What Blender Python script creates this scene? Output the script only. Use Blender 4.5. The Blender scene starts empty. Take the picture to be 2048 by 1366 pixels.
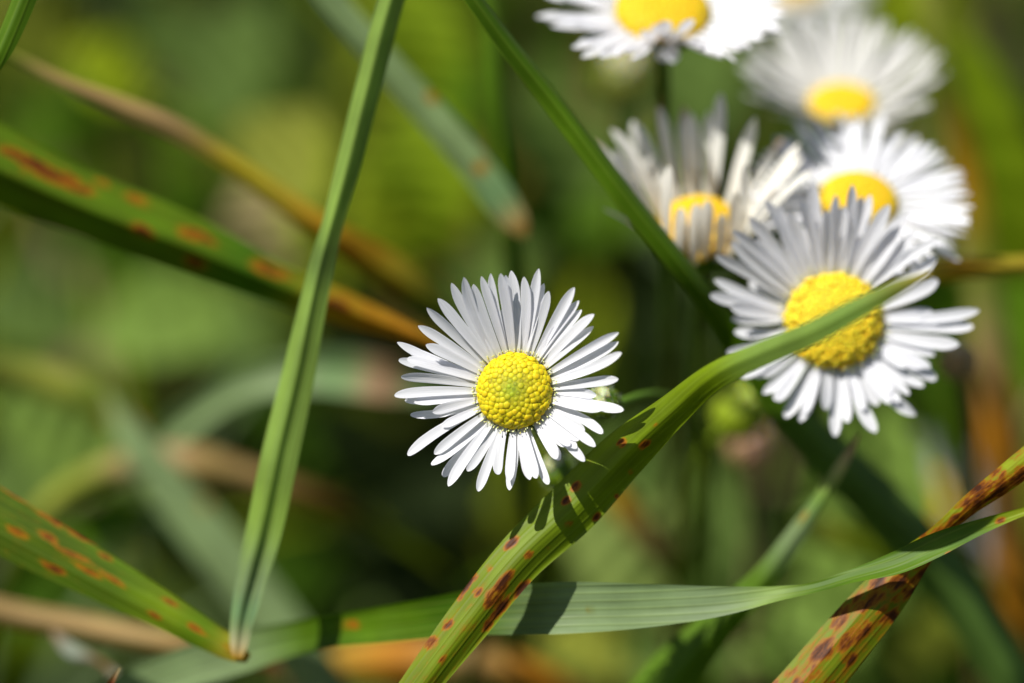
import bpy, math, random
import numpy as np

# ------------------------------------------------------------------ scene, camera, world, sun
# one unit is one centimetre
C = bpy.context.scene
C.unit_settings.system = 'METRIC'
C.unit_settings.scale_length = 0.01
COL = C.collection
FOC = 30.8            # focus distance, cm
LENS = 148.0          # 100 mm macro lens racked out to half life size
PITCH = math.radians(25)
CAMZ = 30.0
PXCM = 2048 * LENS / 36.0 / FOC       # picture pixels per cm in the focal plane

cd = bpy.data.cameras.new('camera')
cd.lens = LENS
cd.sensor_width = 36
cd.sensor_fit = 'HORIZONTAL'
cd.clip_start = 0.5
cd.clip_end = 6000
cd.dof.use_dof = True
cd.dof.focus_distance = FOC
cd.dof.aperture_fstop = 0.104         # units are cm, so f/10.4: a pupil 1.42 cm wide
cam = bpy.data.objects.new('camera', cd)
COL.objects.link(cam)
cam.location = (0, 0, CAMZ)
cam.rotation_euler = (math.pi / 2 - PITCH, 0, 0)
C.camera = cam

Rv = np.array([1.0, 0, 0])
Uv = np.array([0, math.sin(PITCH), math.cos(PITCH)])
Bv = np.array([0, -math.cos(PITCH), math.sin(PITCH)])   # towards the camera
M = np.stack([Rv, Uv, Bv], axis=1)
CAM = np.array([0, 0, CAMZ])

SUN = np.array([-0.42, 0.66, 0.55])
SUN = SUN / np.linalg.norm(SUN)
SW = M @ SUN
sun_elev = math.asin(SW[2])
sun_az = math.atan2(SW[0], SW[1])
ld = bpy.data.lights.new('sun', 'SUN')
ld.energy = 5.0
ld.angle = math.radians(0.5)
ld.color = (1.0, 0.97, 0.91)
sun = bpy.data.objects.new('sun', ld)
COL.objects.link(sun)
from mathutils import Vector
sun.rotation_euler = Vector(SW.tolist()).to_track_quat('Z', 'Y').to_euler()
sun.location = (-40, 40, 120)

w = bpy.data.worlds.new('World')
C.world = w
w.use_nodes = True
nt = w.node_tree
bg = nt.nodes['Background']
sky = nt.nodes.new('ShaderNodeTexSky')
sky.sky_type = 'NISHITA'
sky.sun_disc = False
sky.sun_elevation = sun_elev
sky.sun_rotation = sun_az
sky.air_density = 1.0
sky.dust_density = 1.0
nt.links.new(sky.outputs[0], bg.inputs[0])
bg.inputs[1].default_value = 0.05

C.view_settings.view_transform = 'Standard'
C.view_settings.look = 'None'
C.view_settings.exposure = 0.55
C.view_settings.gamma = 1.0
C.render.engine = 'CYCLES'
C.cycles.use_denoising = True
C.cycles.max_bounces = 8
C.cycles.diffuse_bounces = 4
C.cycles.glossy_bounces = 3
C.cycles.transmission_bounces = 5
C.cycles.caustics_reflective = False
C.cycles.caustics_refractive = False
C.cycles.sample_clamp_indirect = 6

# ------------------------------------------------------------------ colours (albedo)
K = dict(
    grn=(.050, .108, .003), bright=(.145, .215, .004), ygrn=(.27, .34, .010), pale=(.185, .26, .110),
    grey=(.108, .172, .034), lgrn=(.185, .285, .050), dark=(.015, .026, .001), deep=(.007, .012, .0006),  # dark and deep: greens lowered to stand in for shade among leaves
    yel=(.36, .27, .02), tan=(.36, .23, .09), orn=(.50, .19, .012), brn=(.17, .075, .025),
    olive=(.105, .125, .008), straw=(.42, .34, .16), pink=(.34, .19, .115), amber=(.40, .21, .010),
    lime=(.22, .315, .010), cream=(.5, .47, .3), silver=(.3, .34, .27), mid=(.076, .155, .004), yolive=(.24, .26, .035))


def c3(k):
    return np.array(K[k] if isinstance(k, str) else k, float)


# ------------------------------------------------------------------ materials
def new_mat(name):
    m = bpy.data.materials.new(name)
    m.use_nodes = True
    t = m.node_tree
    t.nodes.clear()
    return m, t


def nd(t, typ, **kw):
    n = t.nodes.new(typ)
    for k, v in kw.items():
        setattr(n, k, v)
    return n


def math_node(t, op, a, b=None, c=None, clamp=False):
    n = nd(t, 'ShaderNodeMath', operation=op)
    n.use_clamp = clamp
    for i, v in enumerate((a, b, c)):
        if v is None:
            continue
        if isinstance(v, (int, float)):
            n.inputs[i].default_value = v
        else:
            t.links.new(v, n.inputs[i])
    return n.outputs[0]


def mixrgb(t, fac, a, b, blend='MIX'):
    n = nd(t, 'ShaderNodeMix', data_type='RGBA', blend_type=blend)
    for s, v in ((n.inputs[0], fac), (n.inputs[6], a), (n.inputs[7], b)):
        if isinstance(v, (int, float)):
            s.default_value = v
        elif isinstance(v, tuple):
            s.default_value = (*v, 1)
        else:
            t.links.new(v, s)
    return n.outputs[2]


def leaf_material(name, veins=True, rough=.5, trans=.38, spec=.22, vein_scale=17.0, bump=.25):
    m, t = new_mat(name)
    L = t.links.new
    out = nd(t, 'ShaderNodeOutputMaterial')
    at = nd(t, 'ShaderNodeAttribute', attribute_name='base')
    ru = nd(t, 'ShaderNodeAttribute', attribute_name='rust')
    uv = nd(t, 'ShaderNodeUVMap', uv_map='UVMap')
    geo = nd(t, 'ShaderNodeNewGeometry')
    col = at.outputs['Color']
    # long streaks
    mp = nd(t, 'ShaderNodeMapping')
    mp.inputs['Scale'].default_value = (14, .8, 1)
    L(uv.outputs[0], mp.inputs[0])
    n1 = nd(t, 'ShaderNodeTexNoise')
    n1.inputs['Scale'].default_value = 1.0
    n1.inputs['Detail'].default_value = 3
    L(mp.outputs[0], n1.inputs[0])
    v = math_node(t, 'MULTIPLY_ADD', n1.outputs[0], 1.1, .45)
    col = mixrgb(t, 1.0, col, v, 'MULTIPLY')
    # blotches
    n2 = nd(t, 'ShaderNodeTexNoise')
    n2.inputs['Scale'].default_value = 2.2
    n2.inputs['Detail'].default_value = 4
    L(geo.outputs['Position'], n2.inputs[0])
    v2 = math_node(t, 'MULTIPLY_ADD', n2.outputs[0], .9, .55)
    col = mixrgb(t, 1.0, col, v2, 'MULTIPLY')
    sep = nd(t, 'ShaderNodeSeparateXYZ')
    L(uv.outputs[0], sep.inputs[0])
    height = n1.outputs[0]
    if veins:
        s = math_node(t, 'SINE', math_node(t, 'MULTIPLY', sep.outputs[0], 2 * math.pi * vein_scale))
        s = math_node(t, 'POWER', math_node(t, 'MULTIPLY_ADD', s, .5, .5), 5.0)
        col = mixrgb(t, math_node(t, 'MULTIPLY', s, .17), col, (.22, .29, .03))
        height = math_node(t, 'ADD', math_node(t, 'MULTIPLY', n1.outputs[0], .5), s)
    # rust: yellow halo, orange, brown heart
    mp3 = nd(t, 'ShaderNodeMapping')
    mp3.inputs['Scale'].default_value = (26, 6, 1)
    L(uv.outputs[0], mp3.inputs[0])
    n3 = nd(t, 'ShaderNodeTexNoise')
    n3.inputs['Scale'].default_value = 1.0
    n3.inputs['Detail'].default_value = 4
    n3.inputs['Roughness'].default_value = .65
    L(mp3.outputs[0], n3.inputs[0])
    rv = math_node(t, 'MULTIPLY', ru.outputs['Fac'], math_node(t, 'MULTIPLY_ADD', n3.outputs[0], 3.0, -.62))
    rp = nd(t, 'ShaderNodeValToRGB')
    el = rp.color_ramp.elements
    el[0].position, el[0].color = .22, (.19, .15, .004, 1)
    el[1].position, el[1].color = 1.0, (.07, .02, .006, 1)
    for p, c in ((.40, (.36, .145, .004, 1)), (.64, (.20, .055, .004, 1)), (.95, (.055, .015, .004, 1))):
        e = el.new(p)
        e.color = c
    L(rv, rp.inputs[0])
    fh = nd(t, 'ShaderNodeMapRange')
    fh.inputs[1].default_value = .10
    fh.inputs[2].default_value = .75
    fh.inputs[4].default_value = .7
    L(ru.outputs['Fac'], fh.inputs[0])
    col = mixrgb(t, fh.outputs[0], col, (.17, .165, .004))
    f = nd(t, 'ShaderNodeMapRange')
    f.inputs[1].default_value = .22
    f.inputs[2].default_value = .46
    L(rv, f.inputs[0])
    col = mixrgb(t, f.outputs[0], col, rp.outputs[0])
    bp = nd(t, 'ShaderNodeBump')
    bp.inputs['Strength'].default_value = bump
    bp.inputs['Distance'].default_value = .01
    L(height, bp.inputs['Height'])
    pb = nd(t, 'ShaderNodeBsdfPrincipled')
    pb.inputs['Roughness'].default_value = rough
    pb.inputs['Specular IOR Level'].default_value = spec
    L(col, pb.inputs['Base Color'])
    L(bp.outputs[0], pb.inputs['Normal'])
    tr = nd(t, 'ShaderNodeBsdfTranslucent')
    tc = mixrgb(t, 1.0, col, (1.25, 1.35, .5), 'MULTIPLY')
    L(tc, tr.inputs[0])
    mx = nd(t, 'ShaderNodeMixShader')
    mx.inputs[0].default_value = trans
    L(pb.outputs[0], mx.inputs[1])
    L(tr.outputs[0], mx.inputs[2])
    L(mx.outputs[0], out.inputs[0])
    return m


def petal_material():
    m, t = new_mat('petal_white')
    L = t.links.new
    out = nd(t, 'ShaderNodeOutputMaterial')
    at = nd(t, 'ShaderNodeAttribute', attribute_name='base')
    uv = nd(t, 'ShaderNodeUVMap', uv_map='UVMap')
    mp = nd(t, 'ShaderNodeMapping')
    mp.inputs['Scale'].default_value = (90, 3, 1)
    L(uv.outputs[0], mp.inputs[0])
    n1 = nd(t, 'ShaderNodeTexNoise')
    n1.inputs['Scale'].default_value = 1
    n1.inputs['Detail'].default_value = 3
    L(mp.outputs[0], n1.inputs[0])
    col = mixrgb(t, 1.0, at.outputs['Color'], math_node(t, 'MULTIPLY_ADD', n1.outputs[0], .26, .86), 'MULTIPLY')
    bp = nd(t, 'ShaderNodeBump')
    bp.inputs['Strength'].default_value = .5
    bp.inputs['Distance'].default_value = .004
    L(n1.outputs[0], bp.inputs['Height'])
    pb = nd(t, 'ShaderNodeBsdfPrincipled')
    pb.inputs['Roughness'].default_value = .5
    pb.inputs['Specular IOR Level'].default_value = .25
    L(col, pb.inputs['Base Color'])
    L(bp.outputs[0], pb.inputs['Normal'])
    tr = nd(t, 'ShaderNodeBsdfTranslucent')
    L(col, tr.inputs[0])
    mx = nd(t, 'ShaderNodeMixShader')
    mx.inputs[0].default_value = .42
    L(pb.outputs[0], mx.inputs[1])
    L(tr.outputs[0], mx.inputs[2])
    L(mx.outputs[0], out.inputs[0])
    return m


def plain_attr_material(name, rough=.5, sss=0.0, spec=.4, noise=.4, nscale=14):
    m, t = new_mat(name)
    L = t.links.new
    out = nd(t, 'ShaderNodeOutputMaterial')
    at = nd(t, 'ShaderNodeAttribute', attribute_name='base')
    geo = nd(t, 'ShaderNodeNewGeometry')
    n1 = nd(t, 'ShaderNodeTexNoise')
    n1.inputs['Scale'].default_value = nscale
    n1.inputs['Detail'].default_value = 3
    L(geo.outputs['Position'], n1.inputs[0])
    col = mixrgb(t, 1.0, at.outputs['Color'], math_node(t, 'MULTIPLY_ADD', n1.outputs[0], noise, 1 - noise / 2), 'MULTIPLY')
    pb = nd(t, 'ShaderNodeBsdfPrincipled')
    pb.inputs['Roughness'].default_value = rough
    pb.inputs['Specular IOR Level'].default_value = spec
    L(col, pb.inputs['Base Color'])
    if sss:
        pb.inputs['Subsurface Weight'].default_value = sss
        pb.inputs['Subsurface Radius'].default_value = (1, .6, .1)
        pb.inputs['Subsurface Scale'].default_value = .03
    L(pb.outputs[0], out.inputs[0])
    return m


def soil_material():
    m, t = new_mat('soil')
    L = t.links.new
    out = nd(t, 'ShaderNodeOutputMaterial')
    geo = nd(t, 'ShaderNodeNewGeometry')
    n1 = nd(t, 'ShaderNodeTexNoise')
    n1.inputs['Scale'].default_value = .5
    n1.inputs['Detail'].default_value = 8
    L(geo.outputs['Position'], n1.inputs[0])
    rp = nd(t, 'ShaderNodeValToRGB')
    rp.color_ramp.elements[0].position = .35
    rp.color_ramp.elements[0].color = (.007, .0055, .0012, 1)  # soil browns lowered further, deep shade on the ground put into the colour
    rp.color_ramp.elements[1].position = .7
    rp.color_ramp.elements[1].color = (.024, .017, .005, 1)
    L(n1.outputs[0], rp.inputs[0])
    pb = nd(t, 'ShaderNodeBsdfPrincipled')
    pb.inputs['Roughness'].default_value = .95
    pb.inputs['Specular IOR Level'].default_value = .1
    L(rp.outputs[0], pb.inputs['Base Color'])
    bp = nd(t, 'ShaderNodeBump')
    bp.inputs['Distance'].default_value = .4
    L(n1.outputs[0], bp.inputs['Height'])
    L(bp.outputs[0], pb.inputs['Normal'])
    L(pb.outputs[0], out.inputs[0])
    return m


MAT_BLADE = leaf_material('grass_leaf', True)
MAT_LEAF = leaf_material('broad_leaf', False, rough=.65, trans=.42, spec=.08, bump=.15)
MAT_PETAL = petal_material()
MAT_DISC = plain_attr_material('disc_florets', rough=.6, sss=.6, spec=.2, noise=.25, nscale=30)
MAT_STEM = plain_attr_material('green_stem', rough=.5, spec=.4)
MAT_SOIL = soil_material()


# ------------------------------------------------------------------ mesh helpers (camera-aligned axes, cm)
def P(px, py, dz=0.0):
    d = FOC + dz
    k = 36.0 / LENS / 2048 * d
    return np.array([(px - 1024) * k, -(py - 683) * k, -d])


def to_world(p):
    return np.asarray(p) @ M.T + CAM


def to_cam(p):
    return (np.asarray(p) - CAM) @ M


def norm(v):
    v = np.asarray(v, float)
    return v / (np.linalg.norm(v, axis=-1, keepdims=True) + 1e-12)


class Geo:
    def __init__(s):
        s.v, s.f, s.c, s.uv, s.r, s.n = [], [], [], [], [], 0

    def add(s, v, f, c, uv=None, r=None):
        v = np.asarray(v, float)
        k = len(v)
        c = np.asarray(c, float)
        if c.ndim == 1:
            c = np.repeat(c[None], k, 0)
        s.v.append(v)
        s.c.append(c)
        s.uv.append(np.zeros((k, 2)) if uv is None else np.asarray(uv, float))
        s.r.append(np.zeros(k) if r is None else np.asarray(r, float))
        s.f += [tuple(i + s.n for i in q) for q in f]
        s.n += k

    def grid(s, Pg, col, uv=None, r=None, wrap=False):
        n, m = Pg.shape[:2]
        f = []
        for i in range(n - 1):
            for j in range(m if wrap else m - 1):
                a, b = i * m + j, i * m + (j + 1) % m
                f.append((a, b, b + m, a + m))
        col = np.asarray(col, float)
        if col.ndim == 3:
            col = col.reshape(-1, 3)
        s.add(Pg.reshape(-1, 3), f, col, None if uv is None else uv.reshape(-1, 2), None if r is None else r.reshape(-1))

    def build(s, name, mat, parent=None, world=False):
        v = np.concatenate(s.v)
        if not world:
            v = to_world(v)
        base = np.zeros(3)
        if parent is not None:
            q = parent
            while q.parent is not None:
                q = q.parent
            base = np.array(q['_base'])
        me = bpy.data.meshes.new(name)
        me.from_pydata((v - base).tolist(), [], s.f)
        me.update()
        ca = me.attributes.new('base', 'FLOAT_COLOR', 'POINT')
        cc = np.concatenate(s.c)
        ca.data.foreach_set('color', np.concatenate([cc, np.ones((len(cc), 1))], 1).astype(np.float32).ravel())
        ra = me.attributes.new('rust', 'FLOAT', 'POINT')
        ra.data.foreach_set('value', np.concatenate(s.r).astype(np.float32))
        ul = me.uv_layers.new(name='UVMap')
        li = np.zeros(len(me.loops), np.int32)
        me.loops.foreach_get('vertex_index', li)
        ul.data.foreach_set('uv', np.concatenate(s.uv)[li].astype(np.float32).ravel())
        me.polygons.foreach_set('use_smooth', np.ones(len(me.polygons), bool))
        me.materials.append(mat)
        o = bpy.data.objects.new(name, me)
        COL.objects.link(o)
        if parent is not None:
            o.parent = parent
        return o


def tag(o, label, cat=None, group=None, kind=None):
    if label:
        o['label'] = label
    if cat:
        o['category'] = cat
    if group:
        o['group'] = group
    if kind:
        o['kind'] = kind
    return o


BASES = []


def thing(name, label, cat, base, group=None):
    o = bpy.data.objects.new(name, None)
    COL.objects.link(o)
    o.location = [float(x) for x in base]
    o.empty_display_size = .3
    o['_base'] = [float(x) for x in base]
    BASES.append(o)
    return tag(o, label, cat, group)


def spline(ctrl, n):
    """Catmull-Rom through rows of ctrl, n rows per span."""
    c = np.asarray(ctrl, float)
    k = len(c)
    if k == 2:
        t = np.linspace(0, 1, n + 1)[:, None]
        return c[0] * (1 - t) + c[1] * t
    h = np.linalg.norm(np.diff(c[:, :3], axis=0), axis=1) + 1e-9
    dl = np.diff(c, axis=0) / h[:, None]
    m = np.empty_like(c)
    m[0], m[-1] = dl[0], dl[-1]
    m[1:-1] = (dl[:-1] * h[1:, None] + dl[1:] * h[:-1, None]) / (h[1:] + h[:-1])[:, None]
    out = []
    for i in range(k - 1):
        for t in np.linspace(0, 1, n, endpoint=False):
            out.append((2 * t ** 3 - 3 * t * t + 1) * c[i] + (t ** 3 - 2 * t * t + t) * h[i] * m[i]
                       + (3 * t * t - 2 * t ** 3) * c[i + 1] + (t ** 3 - t * t) * h[i] * m[i + 1])
    out.append(c[-1])
    return np.array(out)


def ground_below(p_cam, shift=(0, 0)):
    wd = to_world(p_cam)
    return to_cam(np.array([wd[0] + shift[0], wd[1] + shift[1], -.3]))


def strip(g, pts, prof=((-1, 0), (1, 0)), prof2=None, n=10, m=9, spots=(), root=None, root_shift=(0, 0), rmul=1.0,
          wob=0.0, seed=0, auto=None, flat_end=0.0):
    """A grass leaf: pts rows (px, py, dz, width_px, roll_deg, colour, rust)."""
    rng = np.random.default_rng(seed + 11)
    rows = []
    for (px, py, dz, wpx, roll, col, ru) in pts:
        d = FOC + dz
        rows.append([*P(px, py, dz), wpx / PXCM * d / FOC / 2, math.radians(roll), ru, *c3(col)])
    if root:
        r0 = rows[0] if root == 'start' else rows[-1]
        gp = ground_below(np.array(r0[:3]), root_shift)
        mid = (np.array(r0[:3]) * .45 + gp * .55)
        add = [[*mid, r0[3] * .9, r0[4], r0[5], *r0[6:]], [*gp, r0[3] * .5, r0[4], 0, *r0[6:]]]
        rows = add[::-1] + rows if root == 'start' else rows + add
    S = spline(rows, n)
    pos = S[:, :3]
    T = norm(np.gradient(pos, axis=0))
    V = norm(-pos)
    side = norm(np.cross(T, V))
    N = np.cross(side, T)
    ro = S[:, 4:5]
    sd = side * np.cos(ro) + N * np.sin(ro)
    nn = -side * np.sin(ro) + N * np.cos(ro)
    L = np.concatenate([[0], np.cumsum(np.linalg.norm(np.diff(pos, axis=0), axis=1))])
    u = np.linspace(-1, 1, m)
    pu, ph = zip(*prof)
    h = np.interp(u, pu, ph)[None].repeat(len(S), 0)
    if prof2:
        pu2, ph2 = zip(*prof2)
        t = np.linspace(0, 1, len(S))[:, None]
        h = h * (1 - t) + np.interp(u, pu2, ph2)[None] * t
    if flat_end:
        h = h * np.clip((1 - np.linspace(0, 1, len(S))[:, None]) / flat_end, .12, 1)
    hw = np.maximum(S[:, 3:4], .001)
    if wob:
        k = rng.uniform(.6, 1.4, 3)
        ph_ = rng.uniform(0, 6, 3)
        wv = sum(np.sin(L * k[i] * 2.3 * (i + 1) + ph_[i]) for i in range(3))[:, None] / 3 * wob
        pos = pos + nn * hw * wv
    G = pos[:, None] + sd[:, None] * (hw * u[None])[..., None] + nn[:, None] * (hw * h)[..., None]
    col = np.clip(S[:, None, 6:9].repeat(m, 1), .002, .9)
    ru = np.clip(S[:, 5:6].repeat(m, 1), 0, 1.4) * rmul
    uvm = np.stack([hw * u[None], L[:, None].repeat(m, 1) + seed * 3.7], -1)
    px = 1024 + G[..., 0] / -G[..., 2] * LENS / 36 * 2048
    py = 683 - G[..., 1] / -G[..., 2] * LENS / 36 * 2048
    tx, ty = T[:, 0:1], -T[:, 1:2]
    ln = np.sqrt(tx ** 2 + ty ** 2) + 1e-9
    tx, ty = tx / ln, ty / ln
    for (sx, sy, ra, rb, st) in spots:
        dx, dy = px - sx, py - sy
        a = (dx * tx + dy * ty) / ra
        b = (-dx * ty + dy * tx) / rb
        ru = np.maximum(ru, st * np.exp(-(a * a + b * b)))
    if auto:
        cnt, sl, sw, st = auto
        for _ in range(cnt):
            i = rng.integers(0, len(S))
            uu = rng.uniform(-1, 1)
            k = rng.uniform(.5, 1.6)
            a = (L - L[i])[:, None] / (sl * k)
            b = (u[None] - uu) * hw / (sw * k)
            ru = np.maximum(ru, st * rng.uniform(.5, 1.1) * np.exp(-(a * a + b * b)))
    g.grid(G, col, uvm, ru)
    return g


GRP_GRASS = 'grass blades between the daisies'


def grass_blade(label, pts, mat=None, name='grass_blade', cat='grass blade', **kw):
    g = strip(Geo(), pts, **kw)
    o = g.build(name, mat or MAT_BLADE)
    # put the object's origin where the blade starts
    v0 = o.data.vertices[0].co.copy()
    o.data.transform(__import__('mathutils').Matrix.Translation(-v0))
    o.location = v0
    return tag(o, label, cat, GRP_GRASS if cat == 'grass blade' else None)


def tube(g, pts, col, m=8, n=8):
    """pts rows (x, y, z, radius) in camera axes."""
    S = spline(pts, n)
    pos = S[:, :3]
    T = norm(np.gradient(pos, axis=0))
    ref = np.array([.31, .2, .93])
    a = norm(np.cross(T, ref))
    b = np.cross(T, a)
    th = np.linspace(0, 2 * math.pi, m, endpoint=False)
    G = pos[:, None] + S[:, 3][:, None, None] * (a[:, None] * np.cos(th)[None, :, None] + b[:, None] * np.sin(th)[None, :, None])
    if isinstance(col, list):
        cc = spline([c3(k) for k in col], 20)
        idx = np.linspace(0, len(cc) - 1, len(S)).astype(int)
        cg = cc[idx][:, None].repeat(m, 1)
    else:
        cg = c3(col)[None, None].repeat(len(S), 0).repeat(m, 1)
    g.grid(G, np.clip(cg, .003, .9), wrap=True)
    return G, T


def hairs(g, centre_pts, normals, length, rad, col, rng):
    for p, nrm in zip(centre_pts, normals):
        d = norm(nrm + rng.normal(0, .35, 3))
        e = p + d * length * rng.uniform(.5, 1.2)
        a = norm(np.cross(d, [.3, .5, .8])) * rad
        b = np.cross(d, a)
        g.add([p + a, p - a * .5 + b * .86, p - a * .5 - b * .86, e], [(0, 1, 3), (1, 2, 3), (2, 0, 3)], c3(col))


def sphere_pts(k=1):
    """unit low sphere: rings x segments"""
    rings, seg = 5, 8
    v = [(0, 0, 1)]
    for i in range(1, rings):
        a = math.pi * i / rings
        for j in range(seg):
            b = 2 * math.pi * (j + .5 * (i % 2)) / seg
            v.append((math.sin(a) * math.cos(b), math.sin(a) * math.sin(b), math.cos(a)))
    v.append((0, 0, -1))
    f = [(0, 1 + j, 1 + (j + 1) % seg) for j in range(seg)]
    for i in range(rings - 2):
        for j in range(seg):
            a, b = 1 + i * seg + j, 1 + i * seg + (j + 1) % seg
            f.append((a, a + seg, b + seg, b))
    last = len(v) - 1
    o = 1 + (rings - 2) * seg
    f += [(last, o + (j + 1) % seg, o + j) for j in range(seg)]
    return np.array(v), f


SPH_V, SPH_F = sphere_pts()


def frame(axis):
    e3 = norm(np.array(axis, float))
    e1 = norm(np.cross([0, 1, 0], e3)) if abs(e3[1]) < .99 else np.array([1.0, 0, 0])
    e2 = np.cross(e3, e1)
    return e1, e2, e3


# ------------------------------------------------------------------ daisies
def petal_mesh(ctr, ax, phi, r0, z0, L, wd, el0, el1, twist, chan, rng, white, tipc=None, point=.5, n=13, m=7, bend=0.0):
    e1, e2, e3 = ax
    t = np.concatenate([np.linspace(0, .76, 9), .76 + .24 * np.sin(np.linspace(0, 1, 8)[1:] * math.pi / 2)])
    n = len(t)
    el = el0 + (el1 - el0) * t
    dl = L * np.diff(t)
    r = r0 + np.concatenate([[0], np.cumsum(np.cos((el[1:] + el[:-1]) / 2) * dl)])
    z = z0 + np.concatenate([[0], np.cumsum(np.sin((el[1:] + el[:-1]) / 2) * dl)])
    ph = phi + bend * t ** 2
    rad = np.cos(ph)[:, None] * e1 + np.sin(ph)[:, None] * e2
    pos = ctr + rad * r[:, None] + e3 * z[:, None]
    T = norm(np.gradient(pos, axis=0))
    tang = norm(np.cross(e3, rad))
    nrm = norm(np.cross(T, tang))
    tw = (twist * t)[:, None]
    sd = tang * np.cos(tw) + nrm * np.sin(tw)
    nn = -tang * np.sin(tw) + nrm * np.cos(tw)
    s0 = .78
    body = .46 + .54 * np.sin(np.clip(t / s0, 0, 1) * math.pi / 2)
    q = np.clip((t - s0) / (1 - s0), 0, 1)
    tip = (1 - q ** 2.0) ** (.5 + .5 * point)
    hw = np.maximum(wd / 2 * body * tip, wd * .03)
    u = np.linspace(-1, 1, m)
    h = chan * u ** 2 + .06 * np.cos(u * math.pi * 3)
    G = pos[:, None] + sd[:, None] * (hw[:, None] * u)[..., None] + nn[:, None] * (hw[:, None] * h[None])[..., None]
    wc = c3(white)
    basec = np.array([.62, .62, .22])
    k = np.clip(1 - t / .16, 0, 1)[:, None] ** 1.2
    col = wc[None] * (1 - k) + basec[None] * k
    if tipc is not None:
        k2 = np.clip((t - .8) / .2, 0, 1)[:, None] * .9
        col = col * (1 - k2) + c3(tipc)[None] * k2
    g = Geo()
    uvm = np.stack([hw[:, None] * u[None], (t * L)[:, None].repeat(m, 1) + rng.uniform(0, 40)], -1)
    g.grid(G, col[:, None].repeat(m, 1), uvm)
    return g


def disc_mesh(ctr, ax, R, dome, nfl, style, rng):
    e1, e2, e3 = ax
    g = Geo()
    E = np.stack([e1, e2, e3])
    # the receptacle dome
    rr = np.sin(np.linspace(0, 1, 14) * math.pi / 2)
    th = np.linspace(0, 2 * math.pi, 40, endpoint=False)
    zz = dome * R * np.sqrt(np.maximum(0, 1 - rr ** 2))
    G = np.stack([np.outer(rr * R * .97, np.cos(th)), np.outer(rr * R * .97, np.sin(th)), zz[:, None].repeat(40, 1)], -1)
    kk = np.exp(-(rr / .36) ** 2)[:, None] if style == 'bud' else np.zeros((14, 1))
    cb = np.array([.55, .38, .006]) if style != 'open' else np.array([.52, .30, .008])
    g.grid(G @ E + ctr, (cb * (1 - kk) + np.array([.30, .34, .010]) * kk)[:, None].repeat(40, 1), wrap=True)
    ga = math.pi * (3 - math.sqrt(5))
    for i in range(nfl):
        f = (i + .5) / nfl
        # equal area on the dome, roughly
        r = math.sqrt(1 - (1 - f) ** 1.55)
        z = dome * math.sqrt(max(0, 1 - r * r))
        a = i * ga + rng.normal(0, .03)
        r = min(1.0, max(0.0, r + rng.normal(0, .007)))
        p = np.array([r * math.cos(a), r * math.sin(a), z]) * R
        nr = norm(np.array([p[0] * dome, p[1] * dome, p[2] / max(dome, .1) + 1e-4]))
        s = R * 1.62 / math.sqrt(nfl) * (.93 + .20 * f) * rng.uniform(.86, 1.12)
        up = .55
        col = np.array([.62, .44, .010]) * (1 - 0) + 0
        if style == 'bud':
            k = math.exp(-(r / .36) ** 2)
            col = np.array([.68, .49, .006]) * (1 - k) + np.array([.32, .38, .012]) * k
            col = col * rng.uniform(.86, 1.08)
            up = .1 + .2 * f + rng.normal(0, .08)
        elif style == 'open':
            col = np.array([.66, .39, .006]) * rng.uniform(.8, 1.1)
            s *= .82
            up = rng.uniform(.2, 1.1) if f > .35 else rng.uniform(.2, .6)
        elif style == 'far':
            col = np.array([.66, .40, .008])
        a1 = norm(np.cross(nr, [.2, .9, .3]))
        a2 = np.cross(nr, a1)
        B = np.stack([a1, a2, nr * (.46 if style != 'open' else .5)])
        v = (SPH_V * s) @ B + p + nr * s * (up - .45)
        cv = np.repeat(col[None], len(v), 0)
        if style == 'open':
            k = np.clip(SPH_V[:, 2:3], 0, 1)
            cv = cv * (1 - k) + np.array([.80, .62, .03]) * k
        g.add(v @ E + ctr, SPH_F, cv)
    return g


def stamen_mesh(ctr, ax, R, cnt, rng, g):
    e1, e2, e3 = ax
    E = np.stack([e1, e2, e3])
    for i in range(cnt):
        a = 2 * math.pi * (i + rng.uniform(-.35, .35)) / cnt
        r = R * rng.uniform(.97, 1.08)
        z0 = -.02 * R
        ln = R * rng.uniform(.08, .2)
        d = norm(np.array([math.cos(a) * .55, math.sin(a) * .55, .8]) + rng.normal(0, .12, 3))
        p = np.array([r * math.cos(a), r * math.sin(a), z0])
        s = R * .017
        a1 = norm(np.cross(d, [.1, .8, .4]))
        B = np.stack([a1, np.cross(d, a1), d])
        V = np.concatenate([(SPH_V * [s * .55, s * .55, ln / 2]) @ B + p + d * ln / 2])
        g.add(V @ E + ctr, SPH_F, c3((.62, .62, .2)))
        V = (SPH_V * [s, s, s * 1.7]) @ B + p + d * ln
        g.add(V @ E + ctr, SPH_F, c3((.86, .82, .38)))
    return g


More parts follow.
